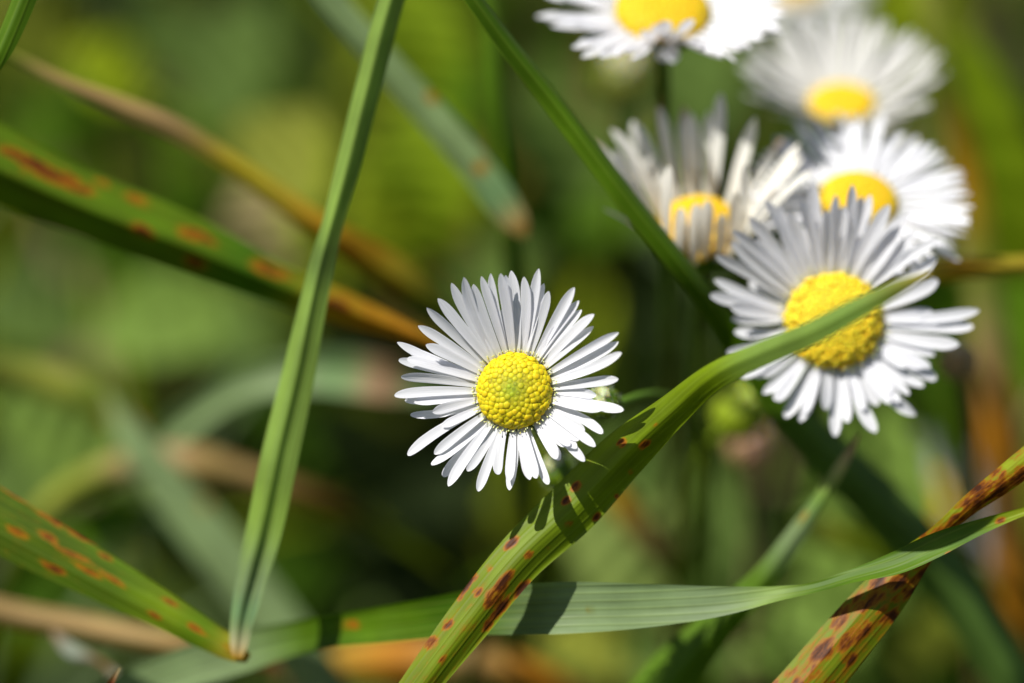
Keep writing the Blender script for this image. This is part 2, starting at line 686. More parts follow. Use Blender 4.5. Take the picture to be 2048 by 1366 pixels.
def calyx_mesh(ctr, ax, R, depth, rng, col='grn'):
    e1, e2, e3 = ax
    E = np.stack([e1, e2, e3])
    g = Geo()
    k = 12
    t = np.linspace(0, 1, k)
    rr = R * (1.0 * np.sqrt(np.maximum(0, 1 - t ** 2.2)) * .95 + .08)
    zz = -.06 * R - depth * t
    th = np.linspace(0, 2 * math.pi, 60, endpoint=False)
    rip = 1 + .035 * np.cos(th * 20)[None]
    G = np.stack([rr[:, None] * rip * np.cos(th), rr[:, None] * rip * np.sin(th), zz[:, None].repeat(60, 1)], -1)
    g.grid(G @ E + ctr, c3(col), wrap=True)
    # narrow bracts pressed to the cup
    for i in range(34):
        a = 2 * math.pi * i / 34 + rng.uniform(-.05, .05)
        s = np.linspace(.95, rng.uniform(-.02, .12), 6)
        r_ = np.interp(s, t, rr) * 1.05
        z_ = np.interp(s, t, zz)
        z_[-1] += .1 * R
        w_ = R * .07 * np.array([.5, .9, 1, .9, .6, .05])
        pc = np.stack([r_ * math.cos(a), r_ * math.sin(a), z_], -1)
        tg = np.array([-math.sin(a), math.cos(a), 0])
        G = np.stack([pc - tg * w_[:, None], pc + np.array([math.cos(a), math.sin(a), 0]) * .02 * R, pc + tg * w_[:, None]], 1)
        g.grid(G @ E + ctr, c3('mid') * rng.uniform(.8, 1.5))
    return g


GRP_DAISY = 'white daisies with yellow centres'
WHITE = (.85, .85, .88)
CREAM = (.84, .825, .76)


def daisy(label, ctr_px, axis, Rpx, petals, stem, seed, dome=.5, nfl=240, style='bud', white=WHITE, stamens=0,
          calyx=True, stem_r=.055, stem_col=('grn', 'grn'), stem_hairs=False):
    rng = np.random.default_rng(seed)
    ctr = P(*ctr_px)
    d = FOC + ctr_px[2]
    cm = d / FOC / PXCM
    R = Rpx * cm
    ax = frame(axis)
    # stem first: its foot is the thing's base
    sp = [list(ctr - ax[2] * R * .55) + [stem_r * 1.25]]
    for q in stem:
        sp.append([*P(*q[:3]), stem_r])
    foot = ground_below(np.array(sp[-1][:3]), (rng.uniform(-1, 1), rng.uniform(0, 2)))
    sp.append([*(np.array(sp[-1][:3]) * .4 + foot * .6), stem_r * 1.1])
    sp.append([*foot, stem_r * 1.3])
    root = thing('daisy', label, 'daisy', to_world(foot), GRP_DAISY)
    g = Geo()
    G, T = tube(g, sp, list(stem_col), n=10)
    if stem_hairs:
        idx = rng.integers(0, 40, 260)
        j = rng.integers(0, 8, 260)
        pc = G[idx, j]
        nr = norm(pc - G[idx].mean(1))
        hairs(g, pc, nr, .07, .0025, 'silver', rng)
    g.build('stem', MAT_STEM, root)
    if calyx:
        calyx_mesh(ctr, ax, R * 1.02, R * .62, rng).build('calyx', MAT_STEM, root)
    gd = disc_mesh(ctr, ax, R, dome, nfl, style, rng)
    if stamens:
        stamen_mesh(ctr, ax, R, stamens, rng, gd)
    gd.build('disc', MAT_DISC, root)
    e1, e2, e3 = ax
    for i, p in enumerate(petals):
        kw = dict(r0=.86, wd=.066, el0=.1, el1=.1, twist=0, chan=.25, point=.35, tipc=None, bend=0, white=white)
        kw.update(p)
        lift = -.05 * R - (i % 3) * .016
        if 'tip' in kw:
            tp = kw.pop('tip')
            el = kw['el0'] * .5 + kw['el1'] * .5
            ray = norm(P(tp[0], tp[1], 0))
            zt = 0.0
            for _ in range(4):
                pl = ctr + e3 * (zt + lift)
                s = np.dot(pl, e3) / np.dot(ray, e3)
                q = ray * s - ctr
                lx, ly = np.dot(q, e1), np.dot(q, e2)
                r = math.hypot(lx, ly)
                zt = (r - R * .86) * math.tan(el)
            kw['phi'] = math.atan2(ly, lx) - kw['bend']
            kw['L'] = (r - R * .86) / math.cos(el)
        else:
            kw['L'] = kw['L'] * cm
        phi, L, wd, el0, el1 = (kw.pop(k) for k in ('phi', 'L', 'wd', 'el0', 'el1'))
        wd_ = wd * rng.uniform(.88, 1.12)
        petal_mesh(ctr, ax, phi, R * kw['r0'], lift, L, wd_, el0, el1, kw['twist'], kw['chan'], rng, kw['white'],
                   kw['tipc'], kw['point'], bend=kw['bend']).build('petal', MAT_PETAL, root)
    return root


def ring(cnt, L, el0, el1, seed, jit=.12, skip=None, wd=.080, spread=.1, **kw):
    rng = np.random.default_rng(seed)
    out = []
    for i in range(cnt):
        phi = 2 * math.pi * (i + rng.uniform(-.4, .4)) / cnt
        deg = math.degrees(phi) % 360
        if skip and skip(deg):
            continue
        e = rng.normal(0, spread)
        p = dict(phi=phi, L=L * rng.uniform(1 - jit, 1 + jit * .6), el0=el0 + e * .5, el1=el1 + e, wd=wd,
                 twist=rng.normal(0, .25), chan=rng.uniform(.1, .45), bend=rng.normal(0, .04), point=rng.uniform(.1, .6))
        p.update(kw)
        out.append(p)
    return out


# daisy in focus: tips read from the photograph in its own enlarged square
TIPS1 = [(690, 108), (757, 140), (835, 98), (862, 175), (887, 216), (1022, 196), (1046, 266), (1060, 315), (1126, 338),
         (1122, 402), (1254, 433), (1254, 482), (1270, 540), (1252, 678), (1137, 764), (1170, 838), (1280, 842), (1172, 962),
         (1132, 1032), (1047, 998), (996, 1028), (1076, 1110), (930, 1097), (884, 1232), (822, 1200), (787, 1207),
         (680, 1262), (618, 1180), (515, 1268), (458, 1162), (358, 1242), (330, 1190), (270, 1130), (285, 1072), (145, 1078),
         (160, 868), (275, 852), (178, 802), (130, 790), (75, 765), (110, 665), (98, 577), (142, 572), (90, 485), (150, 525),
         (240, 498), (200, 398), (246, 303), (303, 255), (375, 173), (440, 143), (490, 180), (533, 138), (582, 123), (634, 123),
         (660, 132)]
rng1 = np.random.default_rng(5)
pet1 = []
for i, (x, y) in enumerate(TIPS1):
    up = (735 - y) / 600
    e = .31 + .15 * up + rng1.normal(0, .06)
    pet1.append(dict(tip=(760 + x / 2.627, 500 + y / 2.627), el0=e * .9, el1=e * 1.1 + rng1.normal(0, .08), wd=.075,
                     twist=rng1.normal(0, .22), chan=rng1.uniform(.12, .42), bend=rng1.normal(0, .05),
                     point=.3 if y < 500 else rng1.uniform(-.2, .2)))
rngu = np.random.default_rng(6)
for k in range(16):
    a_ = math.radians(rngu.uniform(-75, 80) if k < 9 else rngu.uniform(80, 285))
    r_ = rngu.uniform(150, 185)
    pet1.append(dict(tip=(1029 + r_ * math.cos(a_), 782 + r_ * math.sin(a_)), el0=.2, el1=.26, wd=.075, point=0, twist=rngu.normal(0, .2)))
daisy('sharp white daisy with narrow petals and green-tinged yellow centre, the only one in focus',
      (1029, 782, 0.0), (-.13, .10, .98), 75, pet1,
      [(1060, 830, 1.1), (1105, 892, 1.5), (1132, 935, 1.7), (1122, 1010, 2.2), (1060, 1110, 3.2), (985, 1230, 4.5), (930, 1380, 6)],
      3, dome=.55, nfl=215, style='bud', stamens=90, stem_hairs=True, stem_r=.05)

# daisy right of it, crossed by a leaf
TIPS2 = [(620, 8), (560, 88), (735, 74), (820, 22), (868, 80), (915, 74), (1010, 124), (1110, 168), (1140, 260), (1060, 240),
         (1262, 298), (1250, 383), (1254, 505), (1462, 660), (1432, 742), (1362, 832), (1238, 885), (1192, 945), (1245, 1010),
         (1182, 1045), (1142, 1190), (1037, 1142), (950, 1140), (940, 1277), (890, 1160), (800, 1227), (735, 1297), (682, 1162),
         (555, 1222), (480, 1202), (370, 1080), (262, 1000), (335, 1000), (185, 872), (225, 770), (100, 582), (205, 640), (122, 505),
         (130, 382), (215, 252), (210, 312), (300, 185), (380, 108), (452, 132), (500, 160), (690, 150), (780, 130), (960, 190),
         (240, 930), (330, 300)]
rng2 = np.random.default_rng(15)
pet2 = []
for i, (x, y) in enumerate(TIPS2):
    up = (720 - y) / 600
    e = .24 + .28 * up + rng2.normal(0, .06)
    pet2.append(dict(tip=(1380 + x / 2.529, 360 + y / 2.529), el0=e * .85, el1=e * 1.15, wd=.096 if (x, y) != (1254, 505) else .12,
                     twist=rng2.normal(0, .3), chan=rng2.uniform(.15, .5), bend=rng2.normal(0, .05),
                     point=.35 if y < 320 else rng2.uniform(-.1, .2)))
rngv = np.random.default_rng(16)
for k in range(30):
    a_ = rngv.uniform(0, 6.28)
    r_ = rngv.uniform(165, 215)
    pet2.append(dict(tip=(1667 + r_ * math.cos(a_), 642 + r_ * math.sin(a_)), el0=.12, el1=.2, wd=.085, point=0, twist=rngv.normal(0, .2)))
daisy('large white daisy with orange-yellow centre crossed by a green grass leaf', (1667, 642, 1.25), (.03, .12, .99), 94, pet2,
      [(1660, 700, 3.0), (1640, 790, 4.5), (1600, 960, 6.5), (1560, 1180, 8), (1540, 1400, 9)], 23, dome=.5, nfl=380,
      style='open', stamens=50)

# tilted daisy behind it
daisy('blurred bright white daisy tilted upward directly behind the large leaf-crossed daisy', (1716, 402, 2.1), (.06, .70, .71), 74,
      ring(92, 164, .02, .14, 31, spread=.1, wd=.062), [(1720, 480, 3.8), (1735, 640, 5.5), (1745, 900, 8), (1760, 1400, 10)], 33,
      nfl=150, style='far', dome=.4)
# daisy at the back
daisy('most blurred white daisy, coloured greyish for shade, with upright rear petals and small yellow centre', (1684, 208, 4.0), (-.02, .80, .60), 62,
      ring(78, 172, .4, .68, 41, spread=.14, wd=.06, white=(.70, .69, .66)), [(1690, 300, 6.4), (1705, 520, 8), (1720, 900, 10), (1735, 1400, 12)], 43,  # petal white lowered to grey, painting in the shade on this flower
      nfl=120, style='far', dome=.35)
# half-closed cream daisy
cup = ring(32, 236, 1.16, .98, 51, r0=1.03, jit=.14, spread=.12, wd=.115, white=CREAM, skip=lambda d: 222 < d < 318)
rngc = np.random.default_rng(52)
for i, (deg, ln) in enumerate(((226, 215), (242, 130), (260, 150), (272, 150), (291, 118), (306, 165), (318, 215))):
    cup.append(dict(phi=math.radians(deg), L=ln, r0=1.06, el0=1.2, el1=1.8, wd=.115, white=CREAM, chan=.3, twist=rngc.normal(0, .1), point=.2))
for k in (3, 9, 14, 20):
    cup[k]['tipc'] = (.45, .26, .10)
cup.append(dict(phi=math.radians(197), L=175, el0=.75, el1=.6, wd=.08, white=CREAM))
daisy('half-closed cream daisy with petals standing up in a cup', (1398, 476, 2.0), (.02, .85, .52), 84, cup,
      [(1398, 560, 2.8), (1392, 680, 4), (1385, 900, 6), (1375, 1400, 9)], 53, nfl=130, style='far', dome=.95)
# daisy cut by the top of the frame
top = ring(84, 168, .34, .36, 61, wd=.08, spread=.12, skip=lambda d: 256 < d < 288)
for p in top:
    f_ = max(0, -math.sin(p['phi'])) ** 1.5
    p['el0'] += -.22 + .38 * f_
    p['el1'] += -.22 + .38 * f_
for deg, ln, e0, e1 in ((254, 105, .5, 1.25), (262, 88, .7, 1.3), (268, 135, .75, 1.2), (275, 92, .6, 1.2), (284, 150, .7, 1.15), (290, 130, .4, .9)):
    top.append(dict(phi=math.radians(deg), L=ln, el0=e0, el1=e1, wd=.12, point=0))
top.append(dict(phi=math.radians(268), L=48, el0=.1, el1=-.75, wd=.10, point=0))
top.append(dict(phi=math.radians(277), L=58, el0=.1, el1=-.8, wd=.10, point=0))
daisy('white daisy on a thin green stem with a few curled front petals over its centre', (1325, 24, 2.1), (.02, .72, .69), 90, top,
      [(1327, 150, 2.6), (1332, 262, 3.4), (1338, 420, 4.4), (1345, 700, 6), (1350, 1400, 10)], 63, nfl=220, style='far', dome=.42,
      stem_col=('grn', 'grn', 'grn', 'brn', 'grn'))
# far ones
daisy('faint out-of-focus white daisy partly above the frame behind the others', (1590, -30, 9.0), (.1, .75, .66), 50,
      ring(40, 115, .1, .2, 71, white=(.74, .74, .72)), [(1590, 100, 10), (1600, 500, 12), (1610, 1400, 15)], 73, nfl=60, style='far')
daisy('daisy with petals greyed for shade far behind near the ground, beside the orange dry stalk', (1895, 1010, 15.0), (.55, .45, .70), 46,
      ring(36, 110, -.1, .1, 81, white=(.6, .6, .62)), [(1900, 1100, 16), (1910, 1400, 19)], 83, nfl=60, style='far')  # petals grey because the shade it stands in is part of their colour


# ------------------------------------------------------------------ buds
def bud(label, ctr_px, axis, Rpx, stem, seed, cols=('mid', 'lime'), tip=(.7, .72, .45), hair=True, name='flower_bud', squash=1.0):
    rng = np.random.default_rng(seed)
    ctr = P(*ctr_px)
    cm = (FOC + ctr_px[2]) / FOC / PXCM
    R = Rpx * cm
    ax = frame(axis)
    E = np.stack(ax)
    sp = [list(ctr - ax[2] * R * .8) + [.045]] + [[*P(*q[:3]), .042] for q in stem]
    foot = ground_below(np.array(sp[-1][:3]), (rng.uniform(-1, 1), rng.uniform(0, 2)))
    sp += [[*(np.array(sp[-1][:3]) * .4 + foot * .6), .05], [*foot, .06]]
    root = thing(name, label, 'flower bud', to_world(foot), 'flower buds and seed heads among the daisies')
    g = Geo()
    tube(g, sp, [cols[0], cols[0]], n=8)
    g.build('stem', MAT_STEM, root)
    g = Geo()
    v = SPH_V * [R * .95, R * .95, R * squash * .95]
    g.add(v @ E + ctr, SPH_F, c3(cols[0]))
    for layer, (a0, a1, cnt) in enumerate(((2.6, .75, 22), (2.7, 1.25, 18))):
        for i in range(cnt):
            a = 2 * math.pi * (i + .5 * layer + rng.uniform(-.2, .2)) / cnt
            s = np.linspace(a0, a1 + rng.uniform(-.15, .15), 8)
            rr = R * (1.02 + .05 * layer) * np.sin(s)
            zz = R * squash * (1.02 + .05 * layer) * np.cos(s)
            w_ = R * .16 * np.array([.5, .8, 1, 1, .9, .75, .45, .06])
            pc = np.stack([rr * math.cos(a), rr * math.sin(a), zz], -1)
            tg = np.array([-math.sin(a), math.cos(a), 0])
            G = np.stack([pc - tg * w_[:, None], pc * 1.05, pc + tg * w_[:, None]], 1)
            f = rng.uniform(0, 1)
            g.grid(G @ E + ctr, c3(cols[0]) * (1 - f) + c3(cols[1]) * f)
    if hair:
        d = norm(rng.normal(0, 1, (120, 3)))
        hairs(g, ctr + d * R * 1.04, d, R * .35, .0028, 'silver', rng)
    g.build('bracts', MAT_STEM, root)
    g = Geo()
    for i in range(26):
        a = rng.uniform(0, 6.28)
        rr = R * .55 * math.sqrt(rng.uniform(0, 1))
        p = np.array([rr * math.cos(a), rr * math.sin(a), R * squash * (.72 + .25 * (1 - (rr / R) ** 2))])
        v = SPH_V * [R * .10, R * .10, R * .32] + p
        g.add(v @ E + ctr, SPH_F, c3(tip) * rng.uniform(.85, 1.1))
    g.build('petal_tips', MAT_DISC, root)
    return root


bud('hairy yellow-green bud touching the right petals of the sharp daisy', (1208, 806, .85), (-.2, .5, .8), 33,
    [(1262, 800, 1.3), (1330, 795, 2.2), (1400, 860, 3.5), (1420, 1100, 6), (1420, 1400, 8)], 101, cols=('mid', 'lime'), tip=(.78, .80, .5))
bud('small yellow-green bud just under the sharp daisy, behind the broad rusty leaf', (1116, 944, 1.5), (-.3, .6, .7), 33,
    [(1140, 1000, 2.2), (1120, 1060, 3), (1060, 1160, 4.5), (1000, 1390, 7)], 102)
bud('round cream bud hanging blurred below the top daisy, left of its stem', (1250, 150, 7.5), (0, .7, .7), 60,
    [(1240, 260, 8.2), (1235, 500, 10), (1230, 1000, 13), (1230, 1400, 15)], 103, cols=('olive', 'yolive'), tip=(.72, .68, .45), hair=False, squash=.8)
bud('plump lime-green bud blurred below the large daisy, left of its lower petals', (1480, 825, 4.5), (.5, .6, .6), 48,
    [(1420, 890, 5.0), (1395, 960, 6), (1390, 1400, 9)], 104, cols=('lime', 'ygrn'), tip=(.5, .6, .12), hair=False, squash=1.15)
bud('withered brown seed head under the lime-green bud', (1500, 892, 6.0), (.3, .5, .8), 42,
    [(1500, 980, 7), (1490, 1400, 10)], 105, cols=('pink', 'tan'), tip=(.4, .26, .18), hair=False)
bud('dry beige seed head beside the right petals of the large daisy', (1915, 722, 3.2), (-.2, .6, .75), 36,
    [(1935, 790, 4.0), (1950, 1000, 6), (1960, 1400, 9)], 106, cols=('tan', 'straw'), tip=(.6, .5, .33), hair=False)

# ------------------------------------------------------------------ the grass blades one can tell apart
FLAT = ((-1, .15), (0, 0), (1, .15))
ROOF = ((-1, -.45), (-.1, .25), (.1, .25), (1, -.45))
CHAN = ((-1, .5), (0, 0), (1, .5))
MSH = ((-1, .15), (-.25, -.28), (.35, .25), (1, -.4))

B5S = [(1243, 908 - 22, 12, 9, .85), (1290, 888, 15, 8, 1.0), (1262, 943, 9, 7, .6), (1235, 993, 7, 9, .7), (1152, 973, 13, 9, 1.15),
       (1132, 1002, 12, 8, 1.0), (1193, 1034, 11, 9, .85), (1137, 1048, 13, 8, .6), (1023, 1086, 20, 9, 1.05), (1057, 1110, 13, 9, .95),
       (978, 1136, 12, 10, .55), (950, 1155, 16, 12, .7), (932, 1172, 26, 9, 1.25), (920, 1192, 16, 10, .6), (1005, 1168, 32, 12, 1.25),
       (985, 1195, 30, 16, .9), (955, 1185, 14, 10, .8), (1042, 1180, 26, 9, 1.15), (1000, 1215, 34, 14, 1.1), (895, 1250, 16, 12, .8),
       (862, 1285, 20, 14, .85), (975, 1250, 20, 12, .8), (885, 1320, 16, 12, .6), (1310, 850, 10, 6, .45), (1180, 925, 14, 8, .3), (1095, 1095, 10, 7, .4)]
grass_blade('broad green leaf with brown rust spots rising from bottom centre to touch the sharp daisy',
            [(690, 1590, .1, 70, 4, 'bright', .2), (842, 1366, .1, 76, 4, 'bright', .26), (938, 1240, .12, 92, 4, 'bright', .26),
             (1035, 1120, .16, 98, 3, 'bright', .2), (1150, 1010, .24, 110, 2, 'bright', .08), (1240, 916, .18, 98, 0, 'bright', .08),
             (1338, 826, -.1, 70, 8, 'bright', .08), (1425, 752, -.5, 56, 18, 'bright', .05), (1520, 706, -.95, 54, 22, 'lgrn', 0),
             (1620, 664, -1.25, 52, 22, 'lgrn', 0), (1720, 612, -1.4, 44, 18, 'lgrn', 0), (1800, 572, -1.45, 30, 10, 'yolive', 0), (1862, 546, -1.5, 8, 0, 'yel', 0)],
            prof=((-1, -.25), (-.3, .16), (.25, .18), (.9, -.3), (1, -.25)), prof2=((-1, -.4), (0, .3), (1, -.4)), n=36, m=31, spots=B5S, root='start', root_shift=(-2, 2), seed=1)
grass_blade('pale folded grass stalk with a joint running from the top edge down the left side',
            [(835, -150, 1.0, 52, 0, 'lgrn', 0), (783, 0, 1.0, 53, 0, 'lgrn', 0), (738, 170, 1.0, 53, 0, 'lgrn', 0), (695, 340, 1.0, 50, 0, 'lgrn', 0), (662, 460, 1.0, 44, 0, 'lgrn', 0),
             (646, 520, 1.0, 50, 0, 'grey', 0), (628, 600, 1.0, 55, 0, 'lgrn', 0), (598, 745, 1.0, 66, 0, 'lgrn', 0), (562, 900, 1.0, 74, 0, 'lgrn', 0),
             (528, 1060, 1.0, 72, 0, 'lgrn', 0), (500, 1170, 1.0, 61, 0, 'pale', 0), (482, 1250, 1.0, 44, 0, 'pale', 0), (477, 1296, 1.0, 33, 0, 'straw', 0), (474, 1316, 1.0, 20, 0, 'amber', .1)],
            prof=((-1, -.75), (-.15, .3), (.1, .45), (1, -.5)), prof2=MSH, n=12, m=17, seed=2, flat_end=.22)
grass_blade('wide dark green leaf with orange rust streaks sloping down from the left edge',
            [(-260, 200, 1.6, 170, -8, 'mid', .1), (-20, 330, 1.9, 150, -8, 'mid', .22), (180, 418, 2.1, 132, -8, 'mid', .2), (390, 500, 2.3, 116, -6, 'mid', .2),
             (560, 572, 2.5, 84, -4, 'mid', .18), (700, 622, 2.7, 66, 0, 'amber', .35), (790, 655, 2.8, 44, 0, 'orn', .35), (880, 690, 2.9, 14, 0, 'orn', .3)],
            prof=((-1, -.85), (-.25, .2), (0, .3), (1, -.7)), n=18, m=21,
            spots=[(60, 322, 66, 8.8, 1.26), (105, 350, 90, 17.6, 0.86), (150, 372, 48, 12.8, 0.80), (205, 366, 28, 7.2, 0.69), (275, 400, 40, 10.4, 0.69), (390, 470, 43, 12.8, 0.86),
                   (410, 476, 24, 7.2, 1.03), (540, 540, 48, 13.6, 0.92), (545, 548, 24, 7.2, 0.98), (285, 462, 28, 11.2, 1.15), (390, 525, 21, 11.2, 1.15), (680, 610, 48, 12.8, 0.92)],
            root='start', root_shift=(-6, 3), seed=3)
grass_blade('thin tan and yellow dry leaf curving across the upper left corner',
            [(-140, 60, 2.90, 18, 0, 'olive', 0), (20, 112, 2.90, 21, 0, 'olive', 0), (130, 165, 2.90, 25, 0, 'tan', 0), (250, 215, 3.00, 38, 0, 'tan', .1), (350, 258, 3.10, 44, 0, 'tan', 0),
             (450, 318, 3.20, 41, 0, 'yel', 0), (550, 388, 3.30, 49, 0, 'yel', 0), (640, 455, 3.40, 54, -10, 'amber', .1), (720, 508, 3.60, 72, -20, 'amber', .35),
             (800, 560, 3.80, 82, -20, 'yel', .2), (870, 610, 4.00, 57, -10, 'olive', .1), (930, 660, 4.20, 16, 0, 'olive', 0)],
            prof=((-1, -.4), (0, .25), (1, -.4)), n=10, m=11, root='start', root_shift=(-5, 6), seed=4,
            spots=[(700, 500, 40, 18, .7), (790, 575, 40, 16, .6)])
grass_blade('rust-speckled green leaf in the lower left corner ending at the stalk foot',
            [(-220, 920, 1.05, 140, 6, 'grn', .22), (-30, 1028, 1.05, 128, 6, 'grn', .22), (100, 1098, 1.05, 112, 6, 'grn', .22), (230, 1168, 1.05, 92, 4, 'mid', .2),
             (340, 1228, 1.05, 72, 2, 'bright', .1), (420, 1274, 1.05, 58, 0, 'bright', .15), (470, 1302, 1.05, 44, 0, 'yel', .3), (497, 1318, 1.05, 18, 0, 'amber', .3)],
            prof=((-1, -.1), (-.2, -.1), (.3, .2), (1, -.1)), n=20, m=21, root='start', root_shift=(-5, 2), seed=5,
            spots=[(20, 985, 45, 5.0, 0.84), (110, 1042, 54, 5.0, 0.84), (165, 1075, 35, 5.0, 0.94), (210, 1112, 24, 5.0, 0.89), (35, 1065, 29, 6.8, 0.94), (95, 1075, 27, 6.8, 0.94),
                   (150, 1112, 54, 5.0, 0.84), (175, 1140, 45, 5.0, 0.84), (225, 1158, 40, 5.4, 0.78), (105, 1135, 40, 7.5, 0.84), (340, 1205, 24, 6.8, 0.78), (308, 1230, 21, 6.8, 0.63),
                   (395, 1258, 27, 7.5, 0.78), (470, 1300, 32, 8.8, 0.68), (60, 1005, 24, 5.0, 0.73)])
grass_blade('glossy green grass stem slanting from top centre down behind the large daisy',
            [(850, -150, .6, 34, 15, 'grn', 0), (945, -10, .6, 36, 15, 'grn', 0), (1030, 105, .7, 40, 15, 'grn', 0), (1110, 205, .8, 46, 15, 'mid', 0), (1250, 390, .9, 46, 15, 'mid', 0),
             (1395, 572, 1.2, 46, 12, 'grn', 0), (1500, 715, 2.0, 62, 8, 'grn', 0), (1620, 872, 3.0, 84, 4, (.085, .16, .03), 0), (1760, 1010, 3.6, 100, 0, (.085, .16, .03), 0), (1880, 1140, 3.9, 106, 0, (.085, .16, .03), 0),
             (1985, 1290, 4.1, 104, 0, (.085, .16, .03), 0), (2060, 1440, 4.3, 100, 0, (.085, .16, .03), 0)],
            prof=((-1, -.6), (-.4, .1), (.15, .28), (1, -.7)), n=12, m=15, root='end', root_shift=(3, 3), seed=6)
grass_blade('long pale bluish leaf lying across the bottom and twisting up to the right edge',
            [(140, 1450, 2.6, 90, 0, 'pale', 0), (330, 1352, 2.4, 88, 0, 'pale', 0), (480, 1304, 2.1, 84, 0, 'pale', 0), (610, 1272, 1.8, 66, 0, 'mid', .05), (780, 1248, 1.3, 74, 0, 'mid', .1), (960, 1224, .75, 92, 0, 'grn', 0),
             (1120, 1216, .45, 104, 0, 'pale', 0), (1300, 1211, .4, 86, 0, 'pale', 0), (1450, 1202, .35, 58, 8, 'pale', 0), (1560, 1187, .3, 32, 25, 'lgrn', 0), (1625, 1176, .22, 24, 30, 'mid', 0),
             (1700, 1154, .15, 32, 35, 'mid', .05), (1800, 1124, .05, 54, 30, 'mid', .05), (1870, 1092, .0, 52, 20, 'mid', .08), (1950, 1058, -.1, 34, 10, 'mid', .1),
             (2060, 1019, -.25, 15, 0, 'ygrn', .2), (2180, 985, -.3, 8, 0, 'ygrn', .1)],
            prof=((-1, .12), (-.75, .0), (.2, -.08), (1, .1)), n=16, m=17, root='start', root_shift=(-3, 4), seed=7,
            spots=[(1180, 1220, 10, 12, .45), (2000, 1040, 12, 8, .9), (1900, 1108, 14, 8, .6), (700, 1250, 30, 16, .5)])
grass_blade('very rusty orange-spotted leaf climbing from the bottom right corner',
            [(1420, 1590, .3, 112, 0, 'ygrn', .22), (1620, 1366, .3, 112, 0, 'bright', .34), (1700, 1270, .3, 106, 0, 'bright', .34), (1772, 1185, .3, 92, 0, 'bright', .34), (1835, 1115, .3, 62, -12, 'ygrn', .36),
             (1885, 1062, .25, 40, -30, 'ygrn', .3), (1940, 1012, .2, 44, -20, 'ygrn', .28), (2000, 966, .1, 52, -8, 'ygrn', .3), (2060, 918, .0, 56, 0, 'ygrn', .3), (2210, 800, -.2, 50, 0, 'ygrn', .3)],
            prof=((-1, -.2), (-.2, .15), (.3, .1), (1, -.3)), n=20, m=27, root='start', root_shift=(-2, 1), seed=8, auto=(130, .085, .05, .95),
            spots=[(1985, 990, 40, 7, 1.2), (1955, 1005, 30, 8, .95), (1905, 1042, 24, 8, .8), (1800, 1165, 30, 14, 1.1), (1762, 1150, 20, 12, .7), (1730, 1260, 26, 18, .9), (1620, 1340, 30, 26, .7),
                   (1660, 1285, 16, 14, .55), (1790, 1230, 20, 14, 1.0), (1700, 1320, 20, 14, .9), (1850, 1110, 14, 8, .75)])
grass_blade('slender upright leaf with a dry pointed tip below the large daisy',
            [(1718, 868, 1.7, 4, 0, 'pink', .1), (1706, 892, 1.7, 12, 0, 'pink', .1), (1692, 916, 1.7, 20, 0, 'straw', 0), (1650, 985, 1.75, 30, 0, 'lgrn', 0), (1595, 1065, 1.8, 40, 0, 'pale', .12), (1520, 1165, 1.9, 52, 0, 'mid', 0),
             (1440, 1245, 2.0, 70, 0, 'mid', 0), (1345, 1350, 2.1, 104, 0, 'mid', 0), (1260, 1460, 2.2, 110, 0, 'grn', 0)],
            prof=((-1, -.3), (-.1, .22), (1, -.6)), n=12, m=13, root='end', root_shift=(-2, 2), seed=9, spots=[(1605, 1035, 24, 8, .45)])
grass_blade('pale blunt-tipped leaf with brown patches hanging from the top left of centre',
            [(520, -190, 3.40, 51, 0, 'pale', 0), (655, -10, 3.40, 56, 0, 'pale', 0), (760, 112, 3.40, 60, 0, 'pale', 0), (862, 228, 3.40, 65, 0, 'pale', 0), (950, 332, 3.40, 66, 0, 'pale', 0), (1008, 410, 3.40, 63, 0, 'pale', 0), (1038, 452, 3.40, 42, 0, 'tan', .2), (1052, 474, 3.40, 10, 0, 'brn', .2)],
            prof=ROOF, n=10, m=11, seed=10, spots=[(865, 195, 16, 16, .6), (962, 335, 18, 18, .55), (1040, 455, 14, 20, .4)])
grass_blade('dark green upright stem behind the pale blunt leaf near top centre',
            [(975, -120, 4.10, 34, 0, 'grn', 0), (985, 60, 4.10, 34, 0, 'mid', 0), (1000, 220, 4.20, 34, 0, 'grn', 0), (1012, 340, 4.40, 36, 0, 'mid', 0), (1030, 600, 5.10, 36, 0, 'grn', 0), (1050, 1000, 7.60, 36, 0, 'dark', 0)],
            prof=ROOF, n=8, m=9, root='end', seed=11)
grass_blade('pale arching leaf with a pinkish brown end passing behind the folded stalk',
            [(268, 945, 6.90, 40, 0, 'pale', 0), (305, 900, 6.70, 62, 0, 'pale', 0), (385, 828, 6.50, 64, 0, 'pale', 0), (490, 766, 6.30, 68, 0, 'pale', 0), (610, 740, 6.20, 82, 0, 'pale', 0), (700, 745, 6.20, 90, 0, 'pale', 0), (760, 755, 6.20, 86, 0, 'pink', .1), (830, 770, 6.30, 60, 0, 'pale', 0), (900, 790, 6.50, 10, 0, 'pale', 0)],
            prof=CHAN, n=9, m=9, seed=12)
grass_blade('olive yellow leaf drooping in from the left edge at mid height',
            [(-120, 730, 6.80, 60, 0, 'olive', 0), (0, 742, 6.80, 66, 0, 'olive', 0), (110, 768, 6.80, 72, 0, 'yolive', 0), (200, 812, 6.80, 66, 0, 'olive', 0), (262, 860, 6.80, 50, 0, 'amber', .1), (310, 925, 6.90, 34, 0, 'amber', .1), (360, 1010, 7.10, 24, 0, 'olive', 0)],
            prof=ROOF, n=9, m=9, root='start', root_shift=(-3, 5), seed=13)
